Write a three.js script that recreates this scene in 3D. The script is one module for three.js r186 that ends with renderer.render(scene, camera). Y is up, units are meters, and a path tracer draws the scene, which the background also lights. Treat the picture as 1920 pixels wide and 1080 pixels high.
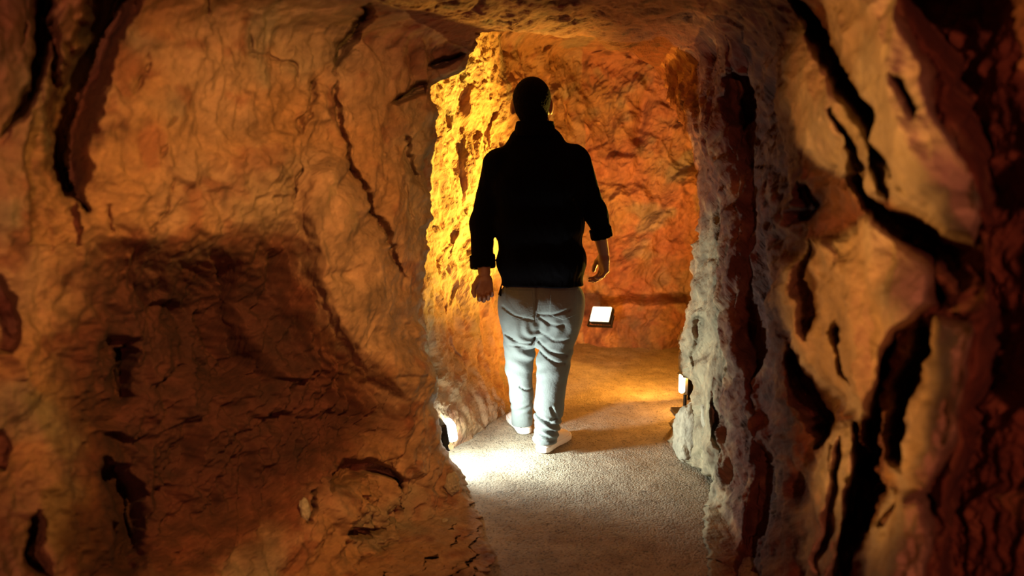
import * as THREE from 'three';
import { RoundedBoxGeometry } from 'three/addons/geometries/RoundedBoxGeometry.js';
import { RectAreaLightUniformsLib } from 'three/addons/lights/RectAreaLightUniformsLib.js';
import { mergeGeometries } from 'three/addons/utils/BufferGeometryUtils.js';

// ------------------------------------------------------------------ camera, light, exposure
const W = 1920, HH = 1080, EYE = 1.40, PITCH = 9.2 * Math.PI / 180, FOV = 40;
const F = HH / 2 / Math.tan(FOV * Math.PI / 360);
const scene = new THREE.Scene();
scene.background = new THREE.Color(0x000000);
const camera = new THREE.PerspectiveCamera(FOV, W / HH, 0.05, 60);
camera.position.set(0, EYE, 0);
camera.rotation.set(-PITCH, 0, 0);
camera.focus = 3.9;
camera.userData.fStop = 1.6;
const renderer = new THREE.WebGLRenderer({ antialias: true });
renderer.toneMapping = THREE.LinearToneMapping;
renderer.toneMappingExposure = 1.0;
renderer.shadowMap.enabled = true;
RectAreaLightUniformsLib.init();
const AMBER = new THREE.Color().setRGB(1, 0.445, 0.115);
const YELLOW = new THREE.Color().setRGB(1, 0.56, 0.07);
const ORANGE = new THREE.Color().setRGB(1, 0.38, 0.05);
const DIM_FILL = new THREE.Color().setRGB(1, 0.26, 0.16);
const WHITE = new THREE.Color().setRGB(0.97, 1.0, 0.93);
// power of every lamp of the cave; far is an added fill
const POWER = { white: 5.8, whiteNear: 1.0, back: 150, side: 0.36, sideUp: 6800, chamber: 135, wallLeft: 14, wallRight: 8.6, far: 12 };
// where each lamp sits and what it is turned towards
const LAMP = {
  white: { at: [-0.295, 0.18, -3.46], to: [0.66, 0.33, -3.78] },
  chamber: { at: [1.26, 0.34, -4.95], to: [-0.24, 1.45, -4.00] },
  far: { at: [0.15, 1.80, 1.70], to: [0, 1.1, -2] },  // unseen fill, added to lift the dark areas
  back: { at: [0.64, 0.30, -5.62], to: [-0.10, 1.20, -4.6] },
  side: { at: [0.95, 0.17, -4.28], to: [-0.1, 0.17, -3.95] },
  wallLeft: { at: [0.30, 1.90, -0.70], to: [-0.67, 1.02, -2.40] },
  wallRight: { at: [-0.74, 1.05, -0.95], to: [0.86, 1.56, -1.82] },
  wallRightLow: { at: [-0.74, 0.85, -0.95], to: [0.86, 0.90, -1.84] },
};

// ------------------------------------------------------------------ helpers: noise, rays
const R = (seed) => () => { seed |= 0; seed = seed + 0x6D2B79F5 | 0; let t = Math.imul(seed ^ seed >>> 15, 1 | seed); t = t + Math.imul(t ^ t >>> 7, 61 | t) ^ t; return ((t ^ t >>> 14) >>> 0) / 4294967296; };
const PERM = new Uint8Array(512);
{ const r = R(7), p = [...Array(256).keys()]; for (let i = 255; i > 0; i--) { const j = Math.floor(r() * (i + 1)); [p[i], p[j]] = [p[j], p[i]]; } for (let i = 0; i < 512; i++) PERM[i] = p[i & 255]; }
const GX = [1, -1, 1, -1, 1, -1, 1, -1, 0, 0, 0, 0, 1, -1, 0, 0], GY = [1, 1, -1, -1, 0, 0, 0, 0, 1, -1, 1, -1, 1, 1, -1, -1], GZ = [0, 0, 0, 0, 1, 1, -1, -1, 1, 1, -1, -1, 0, 0, 1, -1];
function noise(x, y, z) {
  const fx = Math.floor(x), fy = Math.floor(y), fz = Math.floor(z), X = fx & 255, Y = fy & 255, Z = fz & 255;
  x -= fx; y -= fy; z -= fz;
  const u = x * x * x * (x * (x * 6 - 15) + 10), v = y * y * y * (y * (y * 6 - 15) + 10), w = z * z * z * (z * (z * 6 - 15) + 10);
  const A = PERM[X] + Y, AA = PERM[A] + Z, AB = PERM[A + 1] + Z, B = PERM[X + 1] + Y, BA = PERM[B] + Z, BB = PERM[B + 1] + Z;
  const g = (h, a, b, c) => { h &= 15; return GX[h] * a + GY[h] * b + GZ[h] * c; };
  const l = (t, a, b) => a + t * (b - a);
  return l(w, l(v, l(u, g(PERM[AA], x, y, z), g(PERM[BA], x - 1, y, z)), l(u, g(PERM[AB], x, y - 1, z), g(PERM[BB], x - 1, y - 1, z))),
    l(v, l(u, g(PERM[AA + 1], x, y, z - 1), g(PERM[BA + 1], x - 1, y, z - 1)), l(u, g(PERM[AB + 1], x, y - 1, z - 1), g(PERM[BB + 1], x - 1, y - 1, z - 1))));
}
function fbm(x, y, z, n) { let a = 1, s = 0; for (let i = 0; i < n; i++) { s += a * noise(x, y, z); x = x * 2.03 + 11.3; y = y * 2.03 - 5.1; z = z * 2.03 + 3.7; a *= 0.5; } return s; }
function ridge(x, y, z, n) { let a = 1, s = 0; for (let i = 0; i < n; i++) { s += a * (1 - 2 * Math.abs(noise(x, y, z))); x = x * 2.1 + 7.7; y = y * 2.1 + 1.9; z = z * 2.1 - 4.3; a *= 0.5; } return s; }
const sm = (a, b, x) => { x = Math.min(1, Math.max(0, (x - a) / (b - a))); return x * x * (3 - 2 * x); };
const mix = (a, b, t) => a + (b - a) * t;
const clamp = (x, a, b) => Math.min(b, Math.max(a, x));
const smin = (a, b, k) => { const h = Math.max(k - Math.abs(a - b), 0) / k; return Math.min(a, b) - h * h * k * 0.25; };
const CP = Math.cos(PITCH), SP = Math.sin(PITCH);
// slopes of the sight line through a point of the photograph: x and y run per metre of depth into the cave
function sight(px, py) { const rx = (px - 960) / F, ry = (540 - py) / F, f = CP + ry * SP; return [rx / f, (ry * CP - SP) / f]; }
const V = (px, py, z) => { const [a, b] = sight(px, py); return new THREE.Vector3(a * z, EYE + b * z, -z); };
const floorZ = (sy) => sy < -0.02 ? -EYE / sy : 99;

// ------------------------------------------------------------------ materials
function tileNoise(size, cells, seed, octaves, ridged) { // tileable value noise in 0..1
  const out = new Float32Array(size * size); let amp = 1, sum = 0;
  for (let o = 0; o < octaves; o++) {
    const n = cells << o, r = R(seed + o * 31), lat = Float32Array.from({ length: n * n }, r);
    for (let y = 0; y < size; y++) for (let x = 0; x < size; x++) {
      const fx = x / size * n, fy = y / size * n, ix = Math.floor(fx), iy = Math.floor(fy); let u = fx - ix, v = fy - iy; u = u * u * (3 - 2 * u); v = v * v * (3 - 2 * v);
      const a = lat[(iy % n) * n + ix % n], b = lat[(iy % n) * n + (ix + 1) % n], c = lat[((iy + 1) % n) * n + ix % n], d = lat[((iy + 1) % n) * n + (ix + 1) % n];
      let k = mix(mix(a, b, u), mix(c, d, u), v); if (ridged) k = 1 - Math.abs(2 * k - 1);
      out[y * size + x] += amp * k;
    }
    sum += amp; amp *= 0.6;
  }
  for (let i = 0; i < out.length; i++) out[i] /= sum;
  return out;
}
function tex(size, fn, srgb, metres) {
  const d = new Uint8Array(size * size * 4);
  for (let i = 0; i < size * size; i++) { const c = fn(i % size, Math.floor(i / size), i); d[i * 4] = clamp(c[0], 0, 1) * 255; d[i * 4 + 1] = clamp(c[1], 0, 1) * 255; d[i * 4 + 2] = clamp(c[2], 0, 1) * 255; d[i * 4 + 3] = 255; }
  const t = new THREE.DataTexture(d, size, size); t.wrapS = t.wrapT = THREE.RepeatWrapping; t.magFilter = THREE.LinearFilter; t.minFilter = THREE.LinearFilter; t.repeat.set(1 / metres, 1 / metres);
  if (srgb) t.colorSpace = THREE.SRGBColorSpace; t.needsUpdate = true; return t;
}
const nA = tileNoise(512, 12, 3, 5, false), nB = tileNoise(512, 16, 9, 4, true), nC = tileNoise(512, 96, 21, 2, false), nD = tileNoise(512, 150, 33, 2, false);
const rockBump = tex(512, (x, y, i) => { const k = nA[i] * 0.55 + nB[i] * 0.45; return [k, k, k]; }, false, 0.55);
const rockTint = tex(512, (x, y, i) => { const k = 0.74 + 0.52 * (nA[(i * 7 + 4099) % nA.length] * 0 + nA[i] - 0.5) + 0.22 * (nC[i] - 0.5); return [k, k * 0.99, k * 0.97]; }, false, 0.83);
const gritBump = tex(512, (x, y, i) => { const k = nC[i] * 0.6 + nD[i] * 0.4 + 0.3 * (nA[i] - 0.5); return [k, k, k]; }, false, 0.62);
const gritTint = tex(512, (x, y, i) => { const s = sm(0.60, 0.80, nC[i]), b = sm(0.66, 0.86, nD[i]); const k = 0.86 - 0.55 * s + 0.20 * b + 0.45 * (nA[i] - 0.5); return [k, k * 0.985, k * 0.96]; }, false, 0.62);
const mat = (o) => new THREE.MeshStandardMaterial(o);
const M = {
  rock: mat({ color: 0xffffff, vertexColors: true, map: rockTint, bumpMap: rockBump, bumpScale: 0.012, roughness: 0.9, side: THREE.DoubleSide }),
  floor: mat({ color: 0xffffff, vertexColors: true, map: gritTint, bumpMap: gritBump, bumpScale: 0.006, roughness: 0.82, side: THREE.DoubleSide }),
  shirt: new THREE.MeshPhysicalMaterial({ color: new THREE.Color().setRGB(0.0016, 0.0016, 0.0022), roughness: 1, specularIntensity: 0.05 }),
  skin: mat({ color: new THREE.Color().setRGB(0.15, 0.07, 0.042), roughness: 0.6 }),
  hair: new THREE.MeshPhysicalMaterial({ color: new THREE.Color().setRGB(0.002, 0.0018, 0.0016), roughness: 1, specularIntensity: 0.1 }),
  denim: mat({ color: new THREE.Color().setRGB(0.106, 0.132, 0.129), roughness: 0.95, bumpMap: gritBump, bumpScale: 0.001 }),
  seam: mat({ color: new THREE.Color().setRGB(0.09, 0.105, 0.105), roughness: 0.95 }),
  shoe: mat({ color: new THREE.Color().setRGB(0.72, 0.70, 0.64), roughness: 0.7 }),
  sole: mat({ color: new THREE.Color().setRGB(0.78, 0.76, 0.70), roughness: 0.6 }),
  eye: mat({ color: new THREE.Color().setRGB(0.6, 0.57, 0.52), roughness: 0.3 }),
  metal: mat({ color: 0x2a2a28, roughness: 0.45, metalness: 0.7 }),
};
const glow = (c, k) => mat({ color: 0x222222, emissive: c, emissiveIntensity: k, roughness: 0.5 });

// ------------------------------------------------------------------ scene bookkeeping
const used = {};
function numbered(n) { const k = used[n] = (used[n] ?? -1) + 1; return k ? `${n}_${String(k).padStart(3, '0')}` : n; }
function put(name, geometry, material, parent = scene) { const m = new THREE.Mesh(geometry, material); m.name = parent === scene ? numbered(name) : name; m.castShadow = m.receiveShadow = true; parent.add(m); return m; }
function struct(name, g, m) { const o = put(name, g, m); o.userData.kind = 'structure'; return o; }
function tag(o, label, category, group) { Object.assign(o.userData, { label, category }); if (group) o.userData.group = group; return o; }

// ------------------------------------------------------------------ rock relief: things traced once on the walls
const segDist = (x, y, a, b) => { const dx = b[0] - a[0], dy = b[1] - a[1], t = clamp(((x - a[0]) * dx + (y - a[1]) * dy) / (dx * dx + dy * dy + 1e-9), 0, 1); return [Math.hypot(x - a[0] - t * dx, y - a[1] - t * dy), t]; };
function polySd(x, y, p) { let d = 1e9, s = 1; for (let i = 0, j = p.length - 1; i < p.length; j = i++) { d = Math.min(d, segDist(x, y, p[j], p[i])[0]); const a = p[i], b = p[j]; if ((a[1] > y) !== (b[1] > y) && x < (b[0] - a[0]) * (y - a[1]) / (b[1] - a[1]) + a[0]) s = -s; } return s * d; }  // < 0 inside
const box = (pts, m) => [Math.min(...pts.map(p => p[0])) - m, Math.min(...pts.map(p => p[1])) - m, Math.max(...pts.map(p => p[0])) + m, Math.max(...pts.map(p => p[1])) + m];
// cracks: [x, y, half width] ..., depth in metres
const CRACKS = [
  { p: [[228, -60, 40], [208, 0, 40], [180, 90, 36], [140, 170, 46], [122, 240, 40], [124, 300, 30], [132, 345, 28], [160, 390, 20]], d: 0.34 },
  { p: [[90, -40, 14], [76, 40, 16], [74, 110, 18], [50, 165, 15], [30, 215, 11], [0, 250, 8]], d: 0.18 },
  { p: [[42, 40, 6], [30, 75, 6], [20, 95, 3]], d: 0.06 },
  { p: [[100, 30, 7], [104, 100, 8], [96, 160, 8]], d: 0.10 },
  { p: [[275, 85, 3], [278, 130, 4], [262, 160, 5], [242, 175, 4]], d: 0.05 },
  { p: [[322, 215, 3], [304, 242, 5]], d: 0.04 }, { p: [[304, 272, 3], [286, 293, 4]], d: 0.04 }, { p: [[320, 330, 2], [305, 385, 4], [272, 450, 3]], d: 0.04 },
  { p: [[604, 145, 3], [590, 180, 6], [560, 230, 5], [546, 262, 4]], d: 0.09 }, { p: [[580, 215, 4], [552, 255, 5]], d: 0.08 },
  { p: [[553, 298, 4], [545, 345, 5], [532, 380, 4]], d: 0.08 },
  { p: [[680, 0, 6], [672, 40, 8], [640, 95, 9], [632, 130, 7]], d: 0.12 }, { p: [[392, -10, 6], [385, 30, 5]], d: 0.05 },
  { p: [[630, 130, 5], [634, 250, 6], [652, 310, 6], [680, 380, 6], [705, 430, 7], [728, 478, 8], [752, 505, 7], [765, 520, 5]], d: 0.07 },
  { p: [[735, 188, 8], [760, 178, 7], [785, 166, 13], [800, 160, 6]], d: 0.14 },
  { p: [[800, 120, 8], [830, 116, 8], [858, 104, 4]], d: 0.16 },
  { p: [[760, 255, 6], [782, 300, 8], [800, 345, 7]], d: 0.06 }, { p: [[755, 340, 5], [772, 385, 6], [790, 430, 6]], d: 0.05 },
  { p: [[70, 320, 4], [110, 310, 4]], d: 0.03 }, { p: [[95, 440, 4], [100, 480, 5]], d: 0.03 }, { p: [[195, 380, 4], [202, 440, 4]], d: 0.05 },
  { p: [[470, 55, 5], [475, 100, 5], [520, 100, 5], [560, 125, 5], [570, 160, 4]], d: 0.05 },
  { p: [[610, 915, 10], [640, 880, 16], [680, 872, 12], [735, 890, 8], [750, 925, 5]], d: 0.14 }, { p: [[625, 990, 10], [665, 996, 8], [705, 988, 5]], d: 0.12 },
  { p: [[575, 905, 6], [566, 950, 7], [560, 975, 5]], d: 0.07 }, { p: [[640, 1050, 6], [680, 1030, 6], [720, 1000, 6]], d: 0.06 },
  { p: [[70, 960, 8], [52, 1040, 14], [80, 1075, 14]], d: 0.12 }, { p: [[230, 640, 10], [228, 700, 12], [215, 760, 18]], d: 0.10 }, { p: [[200, 860, 26], [230, 960, 30], [215, 1090, 34]], d: 0.14 },
  // right side
  { p: [[1488, -20, 12], [1520, 30, 15], [1565, 105, 16], [1600, 145, 13], [1632, 200, 13], [1650, 260, 11], [1690, 330, 9]], d: 0.16 },
  { p: [[1585, 205, 8], [1598, 270, 10], [1618, 340, 14], [1640, 380, 16], [1680, 410, 18], [1725, 440, 20], [1765, 480, 22], [1790, 540, 24]], d: 0.20 },
  { p: [[1700, 140, 6], [1722, 180, 8], [1735, 220, 5]], d: 0.06 }, { p: [[1650, 250, 5], [1672, 300, 6], [1720, 370, 6]], d: 0.06 },
  { p: [[1528, 452, 6], [1514, 500, 12], [1514, 545, 14], [1528, 590, 10], [1520, 640, 7]], d: 0.13 },
  { p: [[1560, 450, 5], [1572, 480, 6], [1560, 500, 4]], d: 0.06 }, { p: [[1690, 440, 8], [1730, 480, 10], [1758, 540, 8], [1765, 580, 8]], d: 0.10 },
  { p: [[1486, 645, 8], [1506, 700, 18], [1530, 760, 26], [1535, 800, 16], [1520, 840, 8]], d: 0.20 },
  { p: [[1555, 600, 5], [1562, 650, 7], [1570, 700, 7], [1582, 725, 4]], d: 0.08 },
  { p: [[1740, 590, 8], [1738, 650, 12], [1722, 720, 13], [1708, 780, 14], [1708, 850, 9], [1720, 885, 6]], d: 0.17 },
  { p: [[1715, 620, 7], [1690, 670, 10], [1672, 730, 12], [1668, 800, 20], [1640, 870, 30], [1612, 930, 34], [1608, 1000, 36], [1590, 1100, 40]], d: 0.24 },
  { p: [[1588, 815, 12], [1610, 860, 18], [1625, 900, 20]], d: 0.16 }, { p: [[1560, 820, 4], [1558, 880, 6], [1540, 960, 8], [1530, 1080, 10]], d: 0.07 },
  { p: [[1690, 930, 6], [1660, 975, 8], [1655, 985, 5]], d: 0.08 }, { p: [[1838, 30, 10], [1850, 90, 8]], d: -0.05 },
  { p: [[1383, 130, 16], [1390, 200, 22], [1395, 240, 14]], d: 0.18 }, { p: [[1512, 345, 12], [1530, 385, 14], [1500, 420, 12]], d: 0.12 },
  { p: [[1318, 590, 8], [1312, 640, 9], [1308, 690, 6]], d: 0.08 }, { p: [[1345, 745, 8], [1352, 790, 9], [1360, 850, 7]], d: 0.10 }, { p: [[1300, 760, 5], [1315, 800, 5], [1318, 870, 5]], d: 0.05 },
  { p: [[1400, 600, 10], [1415, 700, 10], [1440, 800, 12]], d: 0.05 },
].map(c => ({ ...c, d: c.d * (Math.max(...c.p.map(q => q[2])) <= 6 ? 0.45 : 1), b: box(c.p, 70) }));
// slabs that stand proud (h > 0) and hollows (h < 0): outline, height in metres, softness of the edge in pixels
const SLABS = [
  { n: 'rock_slab', p: [[1525, -60], [1692, -60], [1742, 90], [1768, 200], [1818, 300], [1832, 370], [1812, 400], [1796, 462], [1752, 440], [1700, 390], [1664, 300], [1635, 205], [1590, 110]], h: 0.19, e: 16 },
  { n: 'rock_slab', p: [[1478, 60], [1490, 30], [1558, 118], [1600, 170], [1640, 260], [1690, 380], [1640, 372], [1600, 330], [1560, 330], [1512, 275], [1488, 200]], h: 0.17, e: 14 },
  { n: 'rock_slab', p: [[1520, 455], [1570, 440], [1640, 400], [1700, 450], [1742, 500], [1756, 570], [1710, 620], [1678, 690], [1660, 780], [1600, 800], [1545, 740], [1500, 660], [1478, 590], [1490, 500]], h: 0.18, e: 16 },
  { n: 'rock_slab', p: [[1758, 590], [1822, 610], [1830, 720], [1802, 830], [1760, 920], [1715, 940], [1706, 860], [1726, 740], [1744, 650]], h: 0.18, e: 14 },
  { n: 'rock_slab', p: [[1540, 800], [1590, 790], [1600, 860], [1585, 960], [1560, 1100], [1520, 1120], [1500, 960], [1520, 850]], h: 0.15, e: 14 },
  { n: 'rock_slab', p: [[1670, 900], [1740, 920], [1770, 1000], [1760, 1120], [1650, 1120], [1640, 1000]], h: 0.15, e: 16 },
  { n: 'rock_slab', p: [[600, 290], [640, 300], [690, 420], [745, 505], [772, 580], [765, 700], [735, 740], [690, 715], [640, 660], [590, 580], [572, 500], [545, 400], [560, 330]], h: 0.09, e: 34 },
  { n: 'rock_slab', p: [[636, 130], [720, 120], [790, 190], [810, 330], [815, 420], [800, 500], [765, 520], [705, 420], [650, 300]], h: 0.03, e: 24 },
  { n: 'rock_hollow', p: [[150, 500], [210, 445], [330, 480], [440, 455], [540, 430], [575, 520], [600, 600], [690, 705], [745, 790], [660, 860], [600, 900], [520, 1000], [330, 1100], [120, 1100], [150, 850], [120, 680]], h: -0.30, e: 120 },
  { n: 'rock_recess', p: [[300, 570], [330, 500], [400, 470], [440, 500], [430, 600], [470, 700], [400, 740], [300, 700]], h: -0.14, e: 40 },
  { n: 'rock_recess', p: [[632, 890], [700, 870], [752, 905], [755, 960], [700, 1000], [632, 990], [615, 940]], h: -0.10, e: 22 },
  { n: 'rock_recess', p: [[-60, 510], [0, 520], [25, 560], [25, 620], [0, 660], [-60, 660]], h: -0.15, e: 14 },
  { n: 'rock_recess', p: [[-40, 800], [0, 805], [18, 840], [5, 880], [-40, 880]], h: -0.12, e: 10 },
  { n: 'rock_recess', p: [[1405, 60], [1470, 120], [1490, 260], [1520, 400], [1490, 480], [1470, 600], [1480, 760], [1500, 900], [1490, 1100], [1400, 1100], [1430, 800], [1390, 600], [1390, 400], [1370, 200]], h: -0.20, e: 34 },
  { n: 'rock_recess', p: [[1780, -80], [2200, -80], [2200, 1200], [1790, 1200], [1790, 960], [1850, 700], [1840, 500], [1850, 330], [1790, 160], [1710, -60]], h: -0.26, e: 40 },
  { n: 'rock_column', p: [[1318, 210], [1345, 180], [1352, 300], [1342, 400], [1358, 520], [1370, 620], [1366, 740], [1380, 860], [1372, 910], [1330, 905], [1280, 850], [1290, 700], [1310, 560], [1312, 400]], h: 0.15, e: 40 },
].map(s => ({ ...s, b: box(s.p, 90) }));
// mineral colours of the rock, rust and dark also painting shade, linear
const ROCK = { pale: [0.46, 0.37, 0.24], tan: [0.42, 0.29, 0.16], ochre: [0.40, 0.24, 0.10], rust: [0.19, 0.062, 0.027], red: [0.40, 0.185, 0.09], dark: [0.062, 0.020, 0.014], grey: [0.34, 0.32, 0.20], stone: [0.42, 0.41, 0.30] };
// patches of another mineral, and shade painted into hollows: outline, colour, share, softness
const STAINS_AND_SHADE = [
  { p: [[150, 510], [210, 450], [330, 490], [440, 460], [545, 440], [575, 530], [600, 610], [680, 710], [735, 800], [660, 860], [600, 900], [520, 1000], [330, 1100], [110, 1100], [140, 850], [110, 680]], c: 'rust', k: 0.9, e: 60 },  // redder rock of the hollow, deepened to paint its shade
  { p: [[170, 520], [240, 470], [330, 500], [440, 470], [520, 470], [550, 560], [580, 640], [650, 730], [690, 800], [600, 870], [480, 960], [320, 1000], [240, 1090], [140, 1090], [170, 860], [130, 690]], c: 'dark', k: 0.88, e: 80 },  // darkening painted into the hollow where shade falls
  { p: [[5140, 575], [5200, 562], [5310, 562], [5320, 680], [5150, 680]], c: 'dark', k: 0.62, e: 14 },
  { p: [[610, 300], [645, 310], [690, 425], [740, 505], [765, 590], [755, 700], [690, 705], [640, 650], [590, 570], [572, 500], [550, 400], [565, 330]], c: 'tan', k: 0.8, e: 24 }, { p: [[5120, 430], [5200, 480], [5330, 380], [5330, 560], [5130, 560]], c: 'rust', k: 0.45, e: 40 },
  { p: [[1300, 440], [1345, 400], [1352, 480], [1366, 620], [1372, 900], [1365, 1090], [1310, 1090], [1260, 800]], c: 'grey', k: 0.9, e: 26 },
  { p: [[1370, -50], [1470, -50], [1480, 200], [1540, 420], [1480, 520], [1470, 700], [1500, 1100], [1400, 1100], [1380, 600], [1360, 200]], c: 'dark', k: 0.72, e: 40 },  // shade painted into the recess beside the column
  { p: [[1790, -80], [2200, -80], [2200, 1200], [1790, 1200], [1800, 900], [1850, 600], [1840, 420], [1860, 330], [1740, 60]], c: 'rust', k: 0.8, e: 40 },  // shade painted along the recessed right edge
  { p: [[480, 20], [680, -20], [640, 130], [570, 170], [500, 90]], c: 'grey', k: 0.5, e: 30 }, { p: [[820, 600], [840, 600], [850, 800], [870, 880], [800, 800]], c: 'grey', k: 0.8, e: 20 },
  { p: [[760, 200], [830, 200], [820, 430], [790, 480], [740, 300]], c: 'grey', k: 0.5, e: 24 }, { p: [[430, 330], [540, 300], [540, 420], [440, 430]], c: 'grey', k: 0.4, e: 40 },
].map(s => ({ ...s, b: box(s.p, 90) }));
const inBox = (b, x, y) => x > b[0] && y > b[1] && x < b[2] && y < b[3];
function relief(px, py, X, Y, Z) { // metres towards the viewer's side of the wall
  const fine = px > 1250 ? 1.0 : px < 240 && py < 420 ? 1.5 : 3.5, jx = 7 * noise(px / 38, py / 38, 1.5) + fine * noise(px / 13, py / 13, 4.5), jy = 7 * noise(px / 38, py / 38, 9.5) + fine * noise(px / 13, py / 13, 14.5), x = px + jx, y = py + jy;
  let h = 0, rough = 1 + 1.3 * sm(840, 960, py) * sm(540, 640, px) * sm(930, 880, px), id = -1, stone = 0, gap = 0;   // broken rubble at the foot of the left wall
  SLABS.forEach((s, i) => {
    if (!inBox(s.b, x, y)) return;
    const d = polySd(x, y, s.p), k = sm(s.e * 0.35, -s.e, d); h += s.h * k * (s.h > 0 ? 1 + 0.5 * sm(0, -90, d) : 1);
    if (d < 0) id = i; if (s.n === 'rock_slab' && px > 1250) stone = Math.max(stone, sm(s.e * 0.4, -s.e * 0.5, d)); if (s.h > 0) rough = Math.min(rough, mix(1, 0.55, k)); else rough += (s.n === 'rock_hollow' ? 1.5 : 0.8) * k;
  });
  for (const c of CRACKS) {
    if (!inBox(c.b, x, y)) continue;
    let best = 0, step = 0; const n = c.p.length - 1, calm = px > 1250 || c.d > 0.09, wob = (calm ? 1.0 : 0.68) + (calm ? 0.25 : 0.9) * noise(px / 16, py / 16, 77) + 0.35 * noise(px / 45, py / 45, 91);
    for (let i = 0; i < n; i++) {
      const a = c.p[i], b = c.p[i + 1], [d, t] = segDist(x, y, a, b), u = (i + t) / n, taper = sm(0, 0.12, u) * sm(1, 0.82, u), w = mix(a[2], b[2], t) * Math.max(0.25, wob) * (0.25 + 0.75 * taper) * 1.15;
      const k = sm(w * 1.15, w * 0.35, d) * (0.3 + 0.7 * taper); if (k > best) best = k;
      const right = (b[0] - a[0]) * (y - a[1]) - (b[1] - a[1]) * (x - a[0]) > 0 ? (b[1] > a[1] ? -1 : 1) : (b[1] > a[1] ? 1 : -1);   // which side of the crack
      const side = x > 1250 ? -right : right, f = side > 0 ? 0 : Math.exp(-Math.max(0, d - w) / (2.2 * w + 6)) * taper; if (f > step) step = f;
    }
    h -= c.d * best + 0.28 * c.d * step; if (c.d > 0.04) gap = Math.max(gap, best);
  }
  return [h, rough * (1 - 0.75 * gap), id, stone * (1 - 0.85 * gap)];  // pale slab colour drops out in cracks, painting shade there
}
function facet(x, y, z) { // broken planes: the nearest of scattered points gives a tilted face; 0 on average
  const X = Math.floor(x), Y = Math.floor(y), Z = Math.floor(z); let best = 9, h = 0, second = 9;
  for (let i = -1; i < 2; i++) for (let j = -1; j < 2; j++) for (let k = -1; k < 2; k++) {
    const a = PERM[(PERM[(PERM[(X + i) & 255] + Y + j) & 255] + Z + k) & 255], b = PERM[a + 77 & 255], c = PERM[b + 31 & 255], e = PERM[c + 17 & 255];
    const dx = x - X - i - a / 255, dy = y - Y - j - b / 255, dz = z - Z - k - c / 255, d = dx * dx + dy * dy + dz * dz;
    if (d < best) { second = best; best = d; h = (dx * (e - 128) + dy * (PERM[e + 5] - 128) + dz * (PERM[e + 9] - 128)) / 128 + (a - 128) / 256; } else if (d < second) second = d;
  }
  return h * Math.min(1, (Math.sqrt(second) - Math.sqrt(best)) * 6);
}
function grain(X, Y, Z, rough) { // natural roughness of broken rock in metres
  const wx = X + 0.12 * noise(X * 3, Y * 3, Z * 3), wy = Y + 0.12 * noise(X * 3 + 9, Y * 3, Z * 3);
  return 0.055 * fbm(wx * 2.2, wy * 2.2, Z * 2.2, 3) + 0.030 * facet(wx * 3.4, wy * 2.6, Z * 3.4) + rough * (0.022 * facet(wx * 8 + 3, wy * 7, Z * 8) + 0.012 * ridge(wx * 5.5, wy * 4.5, Z * 5.5, 3) + 0.008 * ridge(wx * 17, wy * 14, Z * 17, 3) + 0.0045 * noise(X * 55, Y * 55, Z * 55) + 0.002 * noise(X * 130, Y * 130, Z * 130));
}
function stainShadeColor(px, py, X, Y, Z, base, out, stone = 0) {
  const a = fbm(X * 2.5 + 3, Y * 2.5, Z * 2.5, 4), b = fbm(X * 9, Y * 9 + 5, Z * 9, 3), c = noise(X * 30, Y * 30, Z * 30);
  const vx = X + 0.05 * noise(X * 9, Y * 9, Z * 9 + 4), vy = Y + 0.05 * noise(X * 9 + 8, Y * 9, Z * 9), vein = 1 - 0.45 * sm(0.93, 0.99, 1 - Math.abs(noise(vx * 3.5, vy * 2.8, Z * 3.5))) * sm(-0.1, 0.5, b) - 0.22 * sm(0.90, 0.98, 1 - Math.abs(noise(vx * 16 + 3, vy * 13, Z * 16))) * sm(-0.3, 0.3, a);
  let col = [0, 1, 2].map(i => { let k = mix(ROCK[base[0]][i], ROCK[base[1]][i], sm(-0.35, 0.45, a)); k = mix(k, ROCK[base[2]][i], 0.65 * sm(0.05, 0.6, b)); k = mix(k, ROCK.grey[i] * 0.8, (base[0] === 'rust' ? 0.12 : 0.7) * sm(0.12, 0.55, fbm(X * 3.3 + 20, Y * 3.3, Z * 3.3, 3))); return k * (1 + 0.20 * c + 0.26 * b) * vein; });
  if (stone > 0) col = col.map((v, i) => mix(v, mix(ROCK.pale[i], ROCK.tan[i], sm(-0.3, 0.3, a)) * (1.1 + 0.25 * b + 0.15 * c), stone));  // slabs painted paler, as the lit faces of the right wall
  const jx = px + 30 * noise(px / 60, py / 60, 31) + 14 * noise(px / 20, py / 20, 37), jy = py + 30 * noise(px / 60, py / 60, 41) + 14 * noise(px / 20, py / 20, 47);
  for (const s of STAINS_AND_SHADE) if (inBox(s.b, jx, jy)) { const k = s.k * sm(s.e, -s.e, polySd(jx, jy, s.p)); if (k > 0) col = col.map((v, i) => mix(v, ROCK[s.c][i] * (1 + 0.5 * b + 0.3 * c), k)); }
  out.push(Math.max(0.01, col[0]), Math.max(0.01, col[1]), Math.max(0.008, col[2]));
}
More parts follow.
